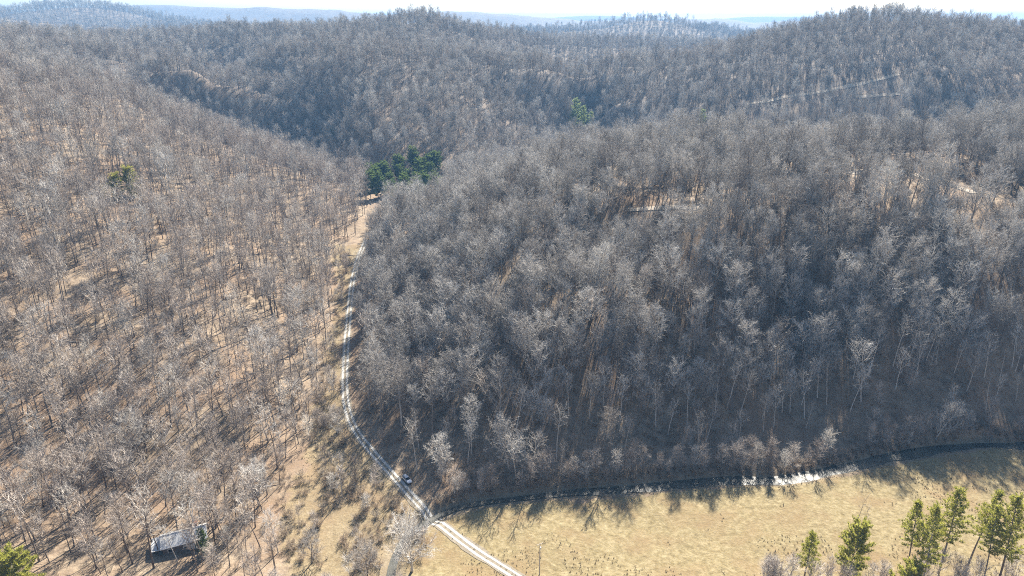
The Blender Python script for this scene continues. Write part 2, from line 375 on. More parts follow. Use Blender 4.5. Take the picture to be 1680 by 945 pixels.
for s in (-1, 1):
    strip('wheel_track', road_line, np.array([s * .92 - .45, s * .92, s * .92 + .45]), .125, M['track'], road, wob=.16, seed=8 + s)
def bench(label, px, wid, lo=200, hi=1500):
    L = smooth_line([hit(u, v, lo, hi) for u, v in px], 4)
    o = strip('hillside_track', L, np.array([-wid, -wid * .4, wid * .4, wid]), .25, M['dirt'], wob=.8, seed=len(px))
    tag(o, label, 'track', kind='structure'); return L
BENCH = [bench('pale dirt track climbing across the far right hill', [(1225, 172), (1260, 166), (1300, 157), (1340, 152), (1390, 142), (1440, 131), (1475, 122)], 3.0, 600),
         bench('short pale dirt track below the other on the far right hill', [(1405, 160), (1440, 157), (1475, 154)], 2.5, 600),
         bench('pale dirt track cut into the upper slope at the right edge', [(1395, 285), (1440, 277), (1475, 277), (1510, 290), (1550, 302), (1600, 318)], 3.4, 300),
         bench('level dirt bench under the crest of the front hill', [(1030, 345), (1070, 342), (1110, 340), (1150, 342)], 2.0, 300)]

# creek water
cw = np.interp(CREEK_S[:, 0], [-60, -30, 0, 40, 70, 100, 130, 200, 300], [.3, .4, .2, 1.1, 2.4, 2.4, 1.7, 1.9, 1.8])
t = np.gradient(CREEK_S[:, :2], axis=0); t /= np.linalg.norm(t, axis=1)[:, None]; nrm = np.stack([t[:, 1], -t[:, 0]], 1)
Vw, Fw = [], []
for i, p in enumerate(CREEK_S):
    for k, s in enumerate((-1, 0, 1)):
        o = s * (cw[i] * (1 + 1.3 * (vnoise(np.array([i / 2.5]), np.array([k * 7.0]), 5)[0] - .5)) + .9); Vw.append((p[0] + nrm[i, 0] * o, p[1] + nrm[i, 1] * o, p[2] - .22))
    if i: 
        for k in range(2): a = (i - 1) * 3 + k; Fw.append((a, a + 1, a + 4, a + 3))
tag(mk('creek', Vw, Fw, M['water'], smooth_=True), 'shallow glittering creek along the edge of the field', 'creek', kind='structure')

# ------------------------------------------------------------------ bare trees
def rot_about(v, axis, a): return Matrix.Rotation(a, 3, axis) @ v
def perp(v):
    p = v.cross(Vector((random.uniform(-1, 1), random.uniform(-1, 1), random.uniform(-1, 1))))
    return p.normalized() if p.length > 1e-4 else Vector((1, 0, 0))
def at_line(pts, t):
    f = t * (len(pts) - 1); i = min(int(f), len(pts) - 2); return pts[i].lerp(pts[i + 1], f - i), (pts[i + 1] - pts[i]).normalized()
def grow(p, d, L, n, wob, up):
    pts = [p.copy()]; d = d.copy()
    for k in range(n):
        d = (d + Vector((random.uniform(-wob, wob), random.uniform(-wob, wob), random.uniform(-wob, wob) + up))).normalized(); p = p + d * (L / n); pts.append(p.copy())
    return pts
def twig(mb, p, d, L, wd):
    s = d.cross(Vector((random.uniform(-.5, .5), random.uniform(-.5, .5), 1))); s = s.normalized() * wd * .5 if s.length > .1 else perp(d) * wd * .5
    mb.tri(p - s, p + s, p + d * L)
def bare_tree(seed, Hh=22, base=.45, rad=4.0, limbs=17, sub=6, tw=7, r0=.26, open_=False, twig_w=.06, fork=0):
    random.seed(seed); T, Cr = MB(), MB()
    top = Hh * (.62 if open_ else .86)
    tp = grow(Vector((0, 0, -.6)), Vector((random.uniform(-.05, .05), random.uniform(-.05, .05), 1)).normalized(), top + .6, 8, .07, .05)
    T.tube(tp, [r0 * (1.25 if k == 0 else 1) * (1 - .82 * (k / 8) ** 1.1) for k in range(9)], 7)
    az = random.uniform(0, 6.28)
    for i in range(limbs):
        f = (i + random.random() * .6) / limbs; t = base + (1 - base) * f; az += 2.4 + random.uniform(-.4, .4)
        p, d0 = at_line(tp, min(t, .995))
        el = R(random.uniform(22, 45) + 30 * f + (0 if not open_ else 5)); d = Vector((math.cos(az) * math.cos(el), math.sin(az) * math.cos(el), math.sin(el)))
        prof = math.sin(math.pi * (.22 + .62 * f)) ** .8
        L = rad * (1.25 if not open_ else 1.35) * prof * random.uniform(.75, 1.15); L = max(L, (Hh - p.z) * .85 if f > .8 else 0)
        lp = grow(p, d, L, 5, .16, .09 if not open_ else .05); lr = r0 * (.42 if open_ else .30) * (1 - .45 * f)
        T.tube(lp, [lr * (1 - .8 * k / 5) for k in range(6)], 4, False)
        for j in range(sub):
            tt = .25 + .75 * (j + random.random()) / sub; q, dl = at_line(lp, min(tt, .99))
            bd = rot_about(dl, perp(dl), R(random.uniform(25, 60))); bd = (bd + Vector((0, 0, .22))).normalized()
            bL = L * .42 * (1.15 - .55 * tt) * random.uniform(.7, 1.25) + .5
            bp = grow(q, bd, bL, 3, .2, .06); Cr.tube(bp, [.07, .055, .04, .02], 3, False)
            for k in range(tw):
                t3 = .15 + .85 * (k + random.random()) / tw; q3, d3 = at_line(bp, min(t3, .99))
                td = rot_about(d3, perp(d3), R(random.uniform(20, 65))); td = (td + Vector((0, 0, .15))).normalized(); tl = random.uniform(.8, 2.0)
                twig(Cr, q3, td, tl, twig_w)
                for s in range(2):
                    q4 = q3 + td * tl * random.uniform(.25, .8); d4 = rot_about(td, perp(td), R(random.uniform(25, 60))); twig(Cr, q4, d4, random.uniform(.4, .9), twig_w * .8)
    return T, Cr
def shrub_form(seed, Hh=2.2, rad=1.4, stems=16, tw=8, wd=.04):
    random.seed(seed); T, Cr = MB(), MB()
    for i in range(stems):
        a = random.uniform(0, 6.28); l = random.uniform(.1, .75); d = Vector((math.cos(a) * l, math.sin(a) * l, 1)).normalized()
        p = Vector((math.cos(a) * .25 * rad * random.random(), math.sin(a) * .25 * rad * random.random(), -.15)); L = Hh * random.uniform(.6, 1.1)
        lp = grow(p, d, L, 4, .18, -.02); T.tube(lp, [.035, .03, .022, .015, .008], 3, False)
        for k in range(tw):
            q, dd = at_line(lp, .25 + .74 * random.random()); td = rot_about(dd, perp(dd), R(random.uniform(20, 60))); tl = random.uniform(.3, .9) * Hh / 2.2
            twig(Cr, q, td, tl, wd)
            for s in range(3): twig(Cr, q + td * tl * random.uniform(.2, .9), rot_about(td, perp(td), R(random.uniform(20, 60))), tl * .6, wd * .8)
    return T, Cr
def pine_form(seed, Hh=20, base=.45, rad=3.2, whorls=15, per=5, r0=.2, tuft=.55, nw=.13, rnd=False):
    random.seed(seed); T, Cr = MB(), MB()
    tp = grow(Vector((0, 0, -.5)), Vector((random.uniform(-.04, .04), random.uniform(-.04, .04), 1)).normalized(), Hh + .5, 8, .03, .05)
    T.tube(tp, [r0 * (1 - .88 * k / 8) for k in range(9)], 7)
    for i in range(whorls):
        f = (i + random.random() * .5) / whorls; p, _ = at_line(tp, min(base + (1 - base) * f, .99)); a0 = random.uniform(0, 6.28)
        for j in range(per):
            if random.random() < .12: continue
            a = a0 + 6.283 * j / per + random.uniform(-.4, .4); el = R(random.uniform(-5, 20) + 35 * f)
            L = rad * (1.05 - .85 * f ** 1.3) * min(1, .55 + 1.6 * f) * random.uniform(.6, 1.2)
            if rnd: L = rad * (.25 + .75 * math.sin(math.pi * (.14 + .74 * f))) * random.uniform(.55, 1.2)
            d = Vector((math.cos(a) * math.cos(el), math.sin(a) * math.cos(el), math.sin(el)))
            bp = grow(p, d, L, 3, .12, .08); T.tube(bp, [.05, .04, .025, .012], 3, False)
            nt_ = int(3 + 3.6 * L)
            for k in range(nt_):
                q, dd = at_line(bp, .25 + .74 * (k + random.random()) / nt_); q = q + Vector((random.uniform(-.3, .3), random.uniform(-.3, .3), random.uniform(-.1, .25)))
                for s in range(9):
                    nd = (dd * .6 + Vector((random.uniform(-1, 1), random.uniform(-1, 1), random.uniform(-.5, 1.1)))).normalized()
                    twig(Cr, q, nd, tuft * random.uniform(.6, 1.15), nw)
    for s in range(30):
        twig(Cr, tp[-1] - Vector((0, 0, random.uniform(0, 1))), Vector((random.uniform(-1, 1), random.uniform(-1, 1), random.uniform(0, 1.4))).normalized(), tuft, .13)
    return T, Cr

class Form:
    """one tree shape: shared trunk and crown mesh data, plus a joined copy for the far wood"""
    def __init__(s, tc, mt, mc, name):
        T, Cr = tc; s.T = T.build('trunk', mt, link=False, smooth_=True).data; s.C = Cr.build('crown', mc, link=False).data
        J = MB(); J.add(T.v, T.f); nT = len(T.f); J.add(Cr.v, Cr.f)
        s.joined = mk(name, J.v, J.f, [mt, mc], link=False, midx=[0] * nT + [1] * (len(J.f) - nT))
def place(form, name, loc, rz, s, label, cat, group=None, tilt=(0, 0)):
    r = empty(name, loc, rz, s); r.rotation_euler = (tilt[0], tilt[1], rz); tag(r, label, cat, group)
    for nm, me in (('trunk', form.T), ('crown', form.C)):
        o = bpy.data.objects.new(nm, me); COL.objects.link(o); o.parent = r
    return r
BARE = [Form(bare_tree(150 + k, Hh, base, rad, limbs, 5, 4, r0, False, .05), M['dark_bark'], M['tan_twig'], 'bare_tree_form_a%d' % k)
        for k, (Hh, base, rad, limbs, r0) in enumerate([(19, .48, 3.4, 14, .20), (21, .55, 3.0, 13, .20), (17, .42, 3.6, 14, .19), (22, .50, 3.8, 15, .24)])]
BARE += [Form(bare_tree(100 + k, Hh, base, rad, limbs, 6, 6, r0), M['bark'], M['twig'], 'bare_tree_form_b%d' % k)
        for k, (Hh, base, rad, limbs, r0) in enumerate([(23, .48, 4.6, 17, .27), (25, .55, 4.0, 16, .28), (20, .42, 5.2, 18, .26), (22, .60, 3.8, 15, .22), (26, .42, 5.8, 19, .34), (18, .45, 3.8, 15, .19)])]
BARE += [Form(bare_tree(170, 23, .30, 6.6, 19, 8, 8, .36, True), M['bark'], M['twig'], 'bare_tree_form_c0'), Form(bare_tree(171, 20, .34, 5.6, 17, 8, 8, .32, True), M['bark'], M['twig'], 'bare_tree_form_c1')]
BARE += [Form(bare_tree(180 + k, Hh, base, rad, limbs, 5, 3, r0, False, .042), M['pale_bark'], M['twig'], 'bare_tree_form_d%d' % k)
        for k, (Hh, base, rad, limbs, r0) in enumerate([(20, .55, 3.2, 12, .19), (22, .6, 3.0, 12, .2), (18, .45, 3.6, 13, .18)])]
OPENF = [Form(bare_tree(200, 22, .22, 8.0, 20, 8, 11, .42, True), M['pale_bark'], M['twig'], 'open_tree_form'),
         Form(bare_tree(201, 19, .25, 6.5, 17, 8, 10, .34, True), M['bark'], M['twig'], 'open_tree_form_b')]
YOUNG = [Form(bare_tree(220 + k, 11, .30, 2.2, 12, 5, 6, .10, False, .04), M['bark'], M['tan_twig'], 'shrub_form_y%d' % k) for k in range(3)]
SNAG = Form(bare_tree(240, 15, .5, 1.6, 8, 2, 2, .14), M['bark'], M['twig'], 'snag_form')
SHRUB = [Form(shrub_form(300 + k, 2.0 + .4 * k, 1.4 + .2 * k), M['shrub'], M['shrub'], 'shrub_form_%d' % k) for k in range(3)]
PINE = [Form(pine_form(400 + k, *a), M['bark'], M['needle'], 'pine_form_%d' % k) for k, a in enumerate([(20, .42, 3.4), (22, .5, 3.0), (14, .2, 3.2), (18, .3, 3.4), (13, .08, 4.4, 14, 7, .18, .8, .2, True)])]
PINE_H = (20, 22, 14, 18, 13)
DARKP = [Form(pine_form(410 + k, *a), M['bark'], M['needle_dark'], 'dark_pine_form_%d' % k) for k, a in enumerate([(21, .2, 5.0, 17, 6, .25, .9, .26, True), (18, .15, 5.2, 15, 6, .22, .9, .26, True), (8, .05, 2.6)])]
PALEP = Form(pine_form(420, 24, .15, 4.8, 18, 6, .25, .9, .26, True), M['bark'], M['needle_pale'], 'pale_pine_form')

# positions of the wood: jittered grid, thinner with distance
def project(x, y, z):
    dz = z - CAM_Z; dep = y * CT - dz * ST; yc = (y * ST + dz * CT) / dep
    return 840 + FPX * x / dep, 472.5 - FPX * yc, dep
def scatter(y0, y1, spacing, seed, margin=60):
    r = np.random.default_rng(seed); xs = np.arange(-(.86 * y1 + margin), .86 * y1 + margin, spacing); ys = np.arange(y0, y1, spacing)
    X, Y = np.meshgrid(xs, ys); X = X + r.uniform(-.5, .5, X.shape) * spacing; Y = Y + r.uniform(-.5, .5, Y.shape) * spacing
    X, Y = X.ravel(), Y.ravel(); m = np.abs(X) < .86 * Y + margin; return X[m], Y[m]
CAB = hit(305, 893)
CABIN_RZ = R(24)
PTS = []
for y0, y1, sp, seed in [(115, 620, 5.5, 1), (620, 1250, 5.8, 2), (1250, 2000, 9.5, 3), (2000, 3400, 16.0, 4)]:
    X, Y = scatter(y0, y1, sp, seed); keep = np.ones(X.shape, bool)
    if y0 < 700:
        jx, jy = X + 6 * (fbm(X / 15, Y / 15, 71) - .5), Y + 6 * (fbm(X / 15, Y / 15, 72) - .5)
        keep &= ~inpoly(FIELD, jx, jy) & ~inpoly(OPEN, jx, jy)
        d, _ = polydist(ROAD_C, X, Y); keep &= d > np.where(Y > 215, 7.2, 5.0)
        d, _ = polydist(CREEK_C, X, Y); keep &= (d > 5.0) & (np.random.default_rng(6).random(X.shape) < np.where(X > 35, .1, .3) + np.where(X > 35, .85, .66) * smooth(10, 46, d))
        keep &= np.hypot(X - CAB[0], (Y - CAB[1]) * 1.3) > 7.6
        keep &= ~((Y < 150) & (X > -140))
        left = X < np.interp(Y, ROAD_C[:, 1], ROAD_C[:, 0])
        keep &= left | (np.random.default_rng(8).random(X.shape) < .84)
        keep &= ~(left & (np.random.default_rng(5).random(X.shape) < np.clip((fbm(X / 22, Y / 22, 88, 3) - .52) * 2.6, .0, .35)))
    U_, V_, _ = project(X, Y, H(X, Y))
    for a0, a1, b0, b1 in [(604, 730, 272, 352), (184, 230, 304, 358), (938, 968, 200, 232), (1142, 1158, 200, 236)]:
        keep &= ~((U_ > a0) & (U_ < a1) & (V_ > b0) & (V_ < b1))
    for b, wd, sh in zip(BENCH, (17, 9, 24, 14), (16, 9, 22, 13)):
        d, _ = polydist(b[::2] - np.array([0, sh, 0]), X, Y); d1, _ = polydist(b[::2], X, Y); keep &= (d > wd) | ((d1 > 4) & (np.random.default_rng(13).random(X.shape) < .14))
    X, Y = X[keep], Y[keep]; PTS.append(np.stack([X, Y, np.full(X.shape, {1: 1.0, 2: 1.0, 3: 1.12, 4: 1.35}[seed])], 1))
PTS = np.concatenate(PTS); PZ = H(PTS[:, 0], PTS[:, 1])
r = np.random.default_rng(11)
PS = PTS[:, 2] * (.62 + .75 * r.random(len(PTS)) ** 1.4); PR = r.uniform(0, 6.283, len(PTS)); PI_ = r.integers(0, 10, len(PTS)); PT = r.normal(0, .035, (len(PTS), 2))
lf = PTS[:, 0] < np.interp(PTS[:, 1], ROAD[:, 1], ROAD[:, 0]) - (PTS[:, 1] > 640) * 1e4
PI_ = np.where(lf & (r.random(len(PTS)) < .9), r.integers(0, 4, len(PTS)), PI_); PI_ = np.where(~lf & (PTS[:, 1] < 560) & (r.random(len(PTS)) < .75), r.integers(4, 12, len(PTS)), PI_)
dcr, _ = polydist(CREEK_C, PTS[:, 0], PTS[:, 1]); PI_ = np.where((dcr < 34) & ~lf & (PTS[:, 1] < 300) & (r.random(len(PTS)) < .8), r.integers(12, 15, len(PTS)), PI_); PS = np.where((dcr < 40) & ~lf, np.minimum(PS, 1.05), PS)
thinf = np.array([0, 1, 3, 5, 7, 9]); PI_ = np.where(PTS[:, 1] > 620, thinf[r.integers(0, 6, len(PTS))], PI_)
wide = PI_ == 10; PS = np.where(wide | (PI_ == 11), np.minimum(PS, 1.1), PS)
# the 285 that show largest become things of their own
cu, cv, cd = project(PTS[:, 0], PTS[:, 1], PZ + 13)
vis = (cu > 8) & (cu < 1672) & (cv > 8) & (cv < 935)
order = np.argsort(np.where(vis, cd / PS, 1e9))[:285]
mine = np.zeros(len(PTS), bool); mine[order] = True
def near_word(x, y, z):
    u, v, _ = project(x, y, z)
    left = x < np.interp(y, ROAD_C[:, 1], ROAD_C[:, 0])
    if left:
        if math.hypot(x - CAB[0], y - CAB[1]) < 22: return 'close round the cabin'
        if u > 400: return 'beside the open brushy strip'
        if v > 850: return 'in the bottom left corner'
        if u < 130: return 'along the left picture edge'
        if v > 760: return 'just uphill of the cabin'
        return 'on the slope above the cabin' if u < 265 else 'on the slope right of the cabin'
    d, _ = polydist(CREEK_C, np.array([x]), np.array([y])); dr, _ = polydist(ROAD_C, np.array([x]), np.array([y]))
    third = 'near the car' if u < 800 else 'facing the field' if u < 1100 else 'by the white water' if u < 1400 else 'at far right'
    if dr[0] < 13: return 'along the right verge of the lane'
    if d[0] < 10: return 'on the creek bank ' + third
    if d[0] < 24: return 'low on the hillside ' + third
    return 'high on the hillside ' + third
ORD = ['leftmost', 'second from left', 'third from left', 'fourth from left', 'fifth from left', 'sixth from left', 'seventh from left', 'eighth from left', 'ninth from left', 'tenth from left', 'eleventh from left', 'twelfth from left']
def labelled(items, one, many):
    """items: (photo x, maker); each gets its own label while the row can still be counted, else the shared one"""
    items = sorted(items, key=lambda t: t[0]); n = len(items)
    for k, (_, make) in enumerate(items):
        if n == 1: make('the only ' + one)
        elif n <= 12: make(f'{ORD[k] if k < n - 1 or n > 12 else "rightmost"} of the {many}')
        else: make(one)
KIND = ['brownish', 'thin', 'small', 'spreading', 'slim', 'narrow', 'round-crowned', 'high-crowned', 'broad', 'slender', 'wide-limbed', 'low-limbed', 'pale-barked', 'whitish', 'silvery']
rows = {}
for i in order:
    x, y = PTS[i, :2]; wh = near_word(x, y, PZ[i]); rows.setdefault((KIND[PI_[i]], wh), []).append(i)
for (kd, wh), ii in rows.items():
    its = []
    for i in ii:
        def make(lab, i=i): place(BARE[PI_[i]], 'bare_tree', (PTS[i, 0], PTS[i, 1], PZ[i]), PR[i], PS[i], lab, 'tree', f'{kd} trees {wh}', PT[i])
        its.append((cu[i], make))
    labelled(its, f'{kd} bare tree {wh}', f'{kd} bare trees {wh}')

def gn_scatter(name, pos, rot, scl, idx, forms, label, cat, tilt=None):
    src = bpy.data.collections.new(name + '_forms')
    for f in forms: src.objects.link(f.joined)
    me = bpy.data.meshes.new(name); me.vertices.add(len(pos)); me.vertices.foreach_set('co', np.asarray(pos, np.float32).ravel())
    rv = np.zeros((len(pos), 3), np.float32); rv[:, 2] = rot
    if tilt is not None: rv[:, :2] = tilt
    me.attributes.new('rot', 'FLOAT_VECTOR', 'POINT').data.foreach_set('vector', rv.ravel())
    me.attributes.new('scl', 'FLOAT', 'POINT').data.foreach_set('value', np.asarray(scl, np.float32))
    me.attributes.new('idx', 'INT', 'POINT').data.foreach_set('value', np.asarray(idx, np.int32))
    o = bpy.data.objects.new(name, me); COL.objects.link(o); tag(o, label, cat, kind='stuff')
    g = bpy.data.node_groups.new(name, 'GeometryNodeTree'); N, L = g.nodes, g.links
    g.interface.new_socket('Geometry', in_out='INPUT', socket_type='NodeSocketGeometry'); g.interface.new_socket('Geometry', in_out='OUTPUT', socket_type='NodeSocketGeometry')
    gi, go = N.new('NodeGroupInput'), N.new('NodeGroupOutput'); ip = N.new('GeometryNodeInstanceOnPoints'); ci = N.new('GeometryNodeCollectionInfo')
    ci.inputs['Collection'].default_value = src; ci.inputs['Separate Children'].default_value = True; ci.inputs['Reset Children'].default_value = True
    def attr(n, t): a = N.new('GeometryNodeInputNamedAttribute'); a.data_type = t; a.inputs['Name'].default_value = n; return a.outputs['Attribute']
    e = N.new('FunctionNodeEulerToRotation'); L.new(attr('rot', 'FLOAT_VECTOR'), e.inputs[0])
    L.new(gi.outputs[0], ip.inputs['Points']); L.new(ci.outputs[0], ip.inputs['Instance']); ip.inputs['Pick Instance'].default_value = True
    L.new(attr('idx', 'INT'), ip.inputs['Instance Index']); L.new(e.outputs[0], ip.inputs['Rotation']); L.new(attr('scl', 'FLOAT'), ip.inputs['Scale'])
    L.new(ip.outputs[0], go.inputs[0])
    md = o.modifiers.new('scatter', 'NODES'); md.node_group = g
    return o
rest = ~mine
gn_scatter('forest', np.stack([PTS[rest, 0], PTS[rest, 1], PZ[rest]], 1), PR[rest], PS[rest], PI_[rest], BARE,
           'leafless grey winter forest covering all the hills into the distance', 'forest', PT[rest])
print('trees', len(PTS))

# ------------------------------------------------------------------ single trees that stand out
def put(form, name, u, v, s, label, cat, rz=0, group=None, tilt=(0, 0), **k):
    p = hit(u, v, **k) if v <= 960 else None
    if p is None:
        q = G(u, v, 2.0); p = (q[0], q[1], H1(q[0], q[1]))
    return place(form, name, p, rz, s, label, cat, group, tilt)
put(OPENF[0], 'bare_tree', 676, 938, 1.0, 'large spreading pale-barked bare tree beside the lane near the creek crossing', 'tree', .6)
put(OPENF[1], 'bare_tree', 603, 950, .75, 'smaller open-crowned bare tree left of the large pale one by the lane', 'tree', 2)
put(OPENF[1], 'bare_tree', 512, 925, .62, 'lone bare tree in the brush between cabin and lane', 'tree', 4)
put(OPENF[1], 'bare_tree', 425, 830, .95, 'dark-limbed forked bare tree at the foot of the left slope', 'tree', 1)
put(OPENF[0], 'bare_tree', 60, 800, .8, 'pale spreading bare tree at the lower left edge', 'tree', 3)
put(OPENF[0], 'bare_tree', 1535, 722, .7, 'white-barked spreading bare tree leaning over the creek at the right', 'tree', 2, tilt=(.25, 0))
put(OPENF[0], 'bare_tree', 835, 770, .95, 'pale broad-crowned bare tree in front of the dark hillside', 'tree', 5)
for u, v, k, s_, lab in [(262, 912, 3, .8, 'tall bare tree at the left end of the cabin'), (292, 925, 12, .75, 'pale-stemmed bare tree in front of the cabin wall'), (318, 922, 0, .75, 'thin bare tree in front of the cabin, right of its middle'), (352, 880, 3, .85, 'bare tree at the right end of the cabin'), (330, 858, 8, .75, 'broad bare tree directly behind the cabin roof'), (290, 862, 6, .7, 'round-crowned bare tree behind the left half of the cabin')]:
    put(BARE[k], 'bare_tree', u, v, s_, lab, 'tree', u * .3)
put(SNAG, 'dead_tree', 1405, 858, .75, 'thin dead tree standing alone in the dry field', 'dead tree', 0)
put(SNAG, 'dead_tree', 1417, 872, .7, 'thin forked dead tree right behind the round pine in the field', 'dead tree', 2)
for u, v, d, f, wd, lab in [(1335, 868, 190, 3, 1.25, 'bushy double-topped green pine at the bottom edge of the field'),
                        (1411, 862, 190, 4, .72, 'round bushy green pine standing in the dry field near the bottom edge'),
                        (1518, 822, 184, 1, 1.1, 'leftmost tall pine of the bottom right cluster'),
                        (1548, 832, 178, 0, 1.0, 'tall green pine second from left in the bottom right cluster'),
                        (1578, 808, 188, 0, 1.2, 'broad green pine in the middle of the bottom right cluster'),
                        (1626, 802, 186, 1, 1.1, 'tallest thin pine towards the right of the bottom right cluster'),
                        (1652, 835, 180, 1, 1.0, 'slim pine with high crown beside the tallest pine at bottom right'),
                        (1682, 820, 178, 0, 1.1, 'green pine cut by the right edge of the picture'),
                        (1497, 928, 178, 4, .9, 'small bright green pine at the very bottom edge right'),
                        (18, 908, 178, 4, 1.2, 'yellow-green pine in the bottom left corner')]:
    q = D(u, v, d); gz = H1(q[0], q[1]); k = (q[2] - gz) / PINE_H[f]
    place(PINE[f], 'pine_tree', (q[0], q[1], gz), u * .37, (k * wd, k * wd, k), lab, 'pine tree', 'green pines')
for u, v, s, f, lab in [(194, 328, 1.1, 4, 'left of two bright green pines on the left slope'), (220, 324, 1.3, 4, 'right of two bright green pines on the left slope'),
                        (170, 326, .55, 4, 'tiny green pine left of the pair on the left slope')]:
    put(PINE[f], 'pine_tree', u, v, s, lab, 'pine tree', u * .4, 'green pines')
put(DARKP[2], 'cedar_tree', 337, 908, 1.05, 'dark evergreen right beside the cabin', 'cedar tree', 0)
put(DARKP[1], 'pine_tree', 545, 225, .6, 'small dark green pine alone on the shaded middle slope', 'pine tree', 0, lo=600)
rr = random.Random(4)
clump = []
for k in range(36):
    u, v = 608 + 118 * (k % 12 + rr.random()) / 12, 278 + 68 * (k // 12 + rr.random()) / 3
    if v < 292 and u < 640: v += 25
    clump.append((v, u, rr.uniform(.8, 1.15), rr.uniform(0, 6), k % 2))
clump.sort()
for row, nm in enumerate(('back', 'middle', 'front')):
    its = []
    for v, u, sz, rz, k in clump[row * 12:row * 12 + 12]:
        def make(lab, v=v, u=u, sz=sz, rz=rz, k=k, nm=nm): put(DARKP[k], 'pine_tree', u, v, (sz * 1.2, sz * 1.2, sz), lab, 'pine tree', rz, f'pines of the evergreen clump, {nm} row')
        its.append((u, make))
    labelled(its, f'dark green pine in the {nm} row of the evergreen clump', f'{nm}-row pines in the dark green evergreen clump')
for k, (u, v, s) in enumerate([(945, 212, 1.5), (956, 214, 1.2), (938, 216, 1.0), (968, 214, .9), (1150, 222, 1.1)]):
    put(PALEP, 'pine_tree', u, v, s, ['tallest pale green pine in the notch between the hills', 'right-hand pale green pine in the notch between the hills', 'short pale pine in front of the tallest in the notch', 'smallest pale pine at the right of the notch', 'lone pale green pine on the crest of the front hill'][k], 'pine tree', k, lo=300 if k == 4 else 600)
# young bare trees at the bottom right
rr = random.Random(9)
rows = {}
for k in range(48):
    u = rr.uniform(1250, 1700); v = rr.uniform(950, 1010) if u > 1420 else rr.uniform(952, 985); sc = rr.uniform(.55, 1.2); rz = rr.uniform(0, 6)
    wh = ('left of the round pine' if u < 1411 else 'between the round pine and the pine cluster' if u < 1510 else 'under the left of the pine cluster' if u < 1590 else 'under the right of the pine cluster')
    kd = 'short bare' if sc < .8 else 'tall bare' if sc > 1.0 else 'thin bare'
    def make(lab, k=k, u=u, v=v, sc=sc, rz=rz, kd=kd, wh=wh): put(YOUNG[k % 3], 'sapling', u, v, sc, lab, 'sapling', rz, f'{kd} saplings {wh}')
    rows.setdefault((kd, wh), []).append((u, make))
for (kd, wh), its in rows.items(): labelled(its, f'{kd} sapling {wh}', f'{kd} saplings {wh}')
# fallen trunks
random.seed(77); lg = MB(); lp_ = grow(Vector((0, 0, .2)), Vector((1, 0, .02)), 11, 6, .05, 0); lg.tube(lp_, [.26, .24, .2, .17, .13, .1, .05], 6); lt = MB()
for k in range(9):
    q, dd = at_line(lp_, .45 + .55 * k / 9.0); td = rot_about(dd, perp(dd), R(random.uniform(25, 60))); td.z = abs(td.z); br = grow(q, td, random.uniform(1, 2.6), 3, .2, .02); lt.tube(br, [.06, .045, .03, .01], 3)
LOG = (lg.build('trunk', M['bark'], link=False).data, lt.build('branch_stubs', M['bark'], link=False).data); LOG[1].name = 'branches'
rr = random.Random(31)
for (u, v, rz, lab) in [(430, 800, .4, 'fallen trunk beside the forked tree at the slope foot'), (150, 700, 2.2, 'fallen trunk on the lower left slope'), (330, 690, 1.2, 'fallen trunk on leaf litter above the cabin, right'), (90, 560, .3, 'fallen trunk near the left edge halfway up'), (220, 470, 2.8, 'fallen trunk in the middle of the left slope'), (455, 590, .8, 'fallen trunk near the clearing edge, mid slope'), (350, 520, 2.0, 'fallen trunk high on the left slope'), (560, 420, .35, 'dark fallen trunk across the top of the sunny strip'), (1010, 905, 2.9, None), (690, 885, .5, None)]:
    if lab is None: continue
    x, y, z = hit(u, v); r_ = empty('fallen_trunk', (x, y, z), rz, rr.uniform(.7, 1.2)); tag(r_, lab, 'fallen trunk', 'fallen trunks')
    e = 5.0; r_.rotation_euler = (0, -math.atan2(H1(x + e * math.cos(rz), y + e * math.sin(rz)) - z, e), rz)
    for nm, me in (('trunk', LOG[0]), ('branches', LOG[1])):
        o = bpy.data.objects.new(nm, me); COL.objects.link(o); o.parent = r_
# shrubs and brush
rr = np.random.default_rng(21)
bx, by = rr.uniform(-170, 20, 11000), rr.uniform(125, 420, 11000)
k = inpoly(OPEN, bx, by); d, _ = polydist(ROAD_C, bx, by); d2, _ = polydist(CREEK_C, bx, by)
k &= (d > 4.5) & (d2 > 2.5) & (np.hypot(bx - CAB[0], by - CAB[1]) > 9) & (fbm(bx / 14, by / 14, 55, 3) > .37)
bx, by = bx[k], by[k]
sx, sy = rr.uniform(-260, 320, 12000), rr.uniform(140, 420, 12000); sx[:900] = CREEK_S[rr.integers(0, len(CREEK_S), 900), 0]; sy[:900] = np.interp(sx[:900], CREEK_S[::-1, 0], CREEK_S[::-1, 1]) + rr.uniform(2.6, 7, 900)
kk = ~inpoly(FIELD, sx, sy) & ~inpoly(OPEN, sx, sy); d, _ = polydist(ROAD_C, sx, sy); d2, _ = polydist(CREEK_C, sx, sy)
kk &= (d > 5) & (d2 > 2.4) & ((fbm(sx / 20, sy / 20, 58, 3) > .5) | (np.arange(len(sx)) < 900)) & (np.hypot(sx - CAB[0], sy - CAB[1]) > 10)
bx, by = np.append(bx, sx[kk]), np.append(by, sy[kk]); bz = H(bx, by); bs = rr.uniform(.45, 1.15, len(bx))
bu, bv, bd = project(bx, by, bz)
big = np.argsort(np.where((bu > 380) & (bu < 720) & (bv > 640) & (bv < 940) & inpoly(OPEN, bx, by), bd / bs, 1e9))[:70]
rows = {}
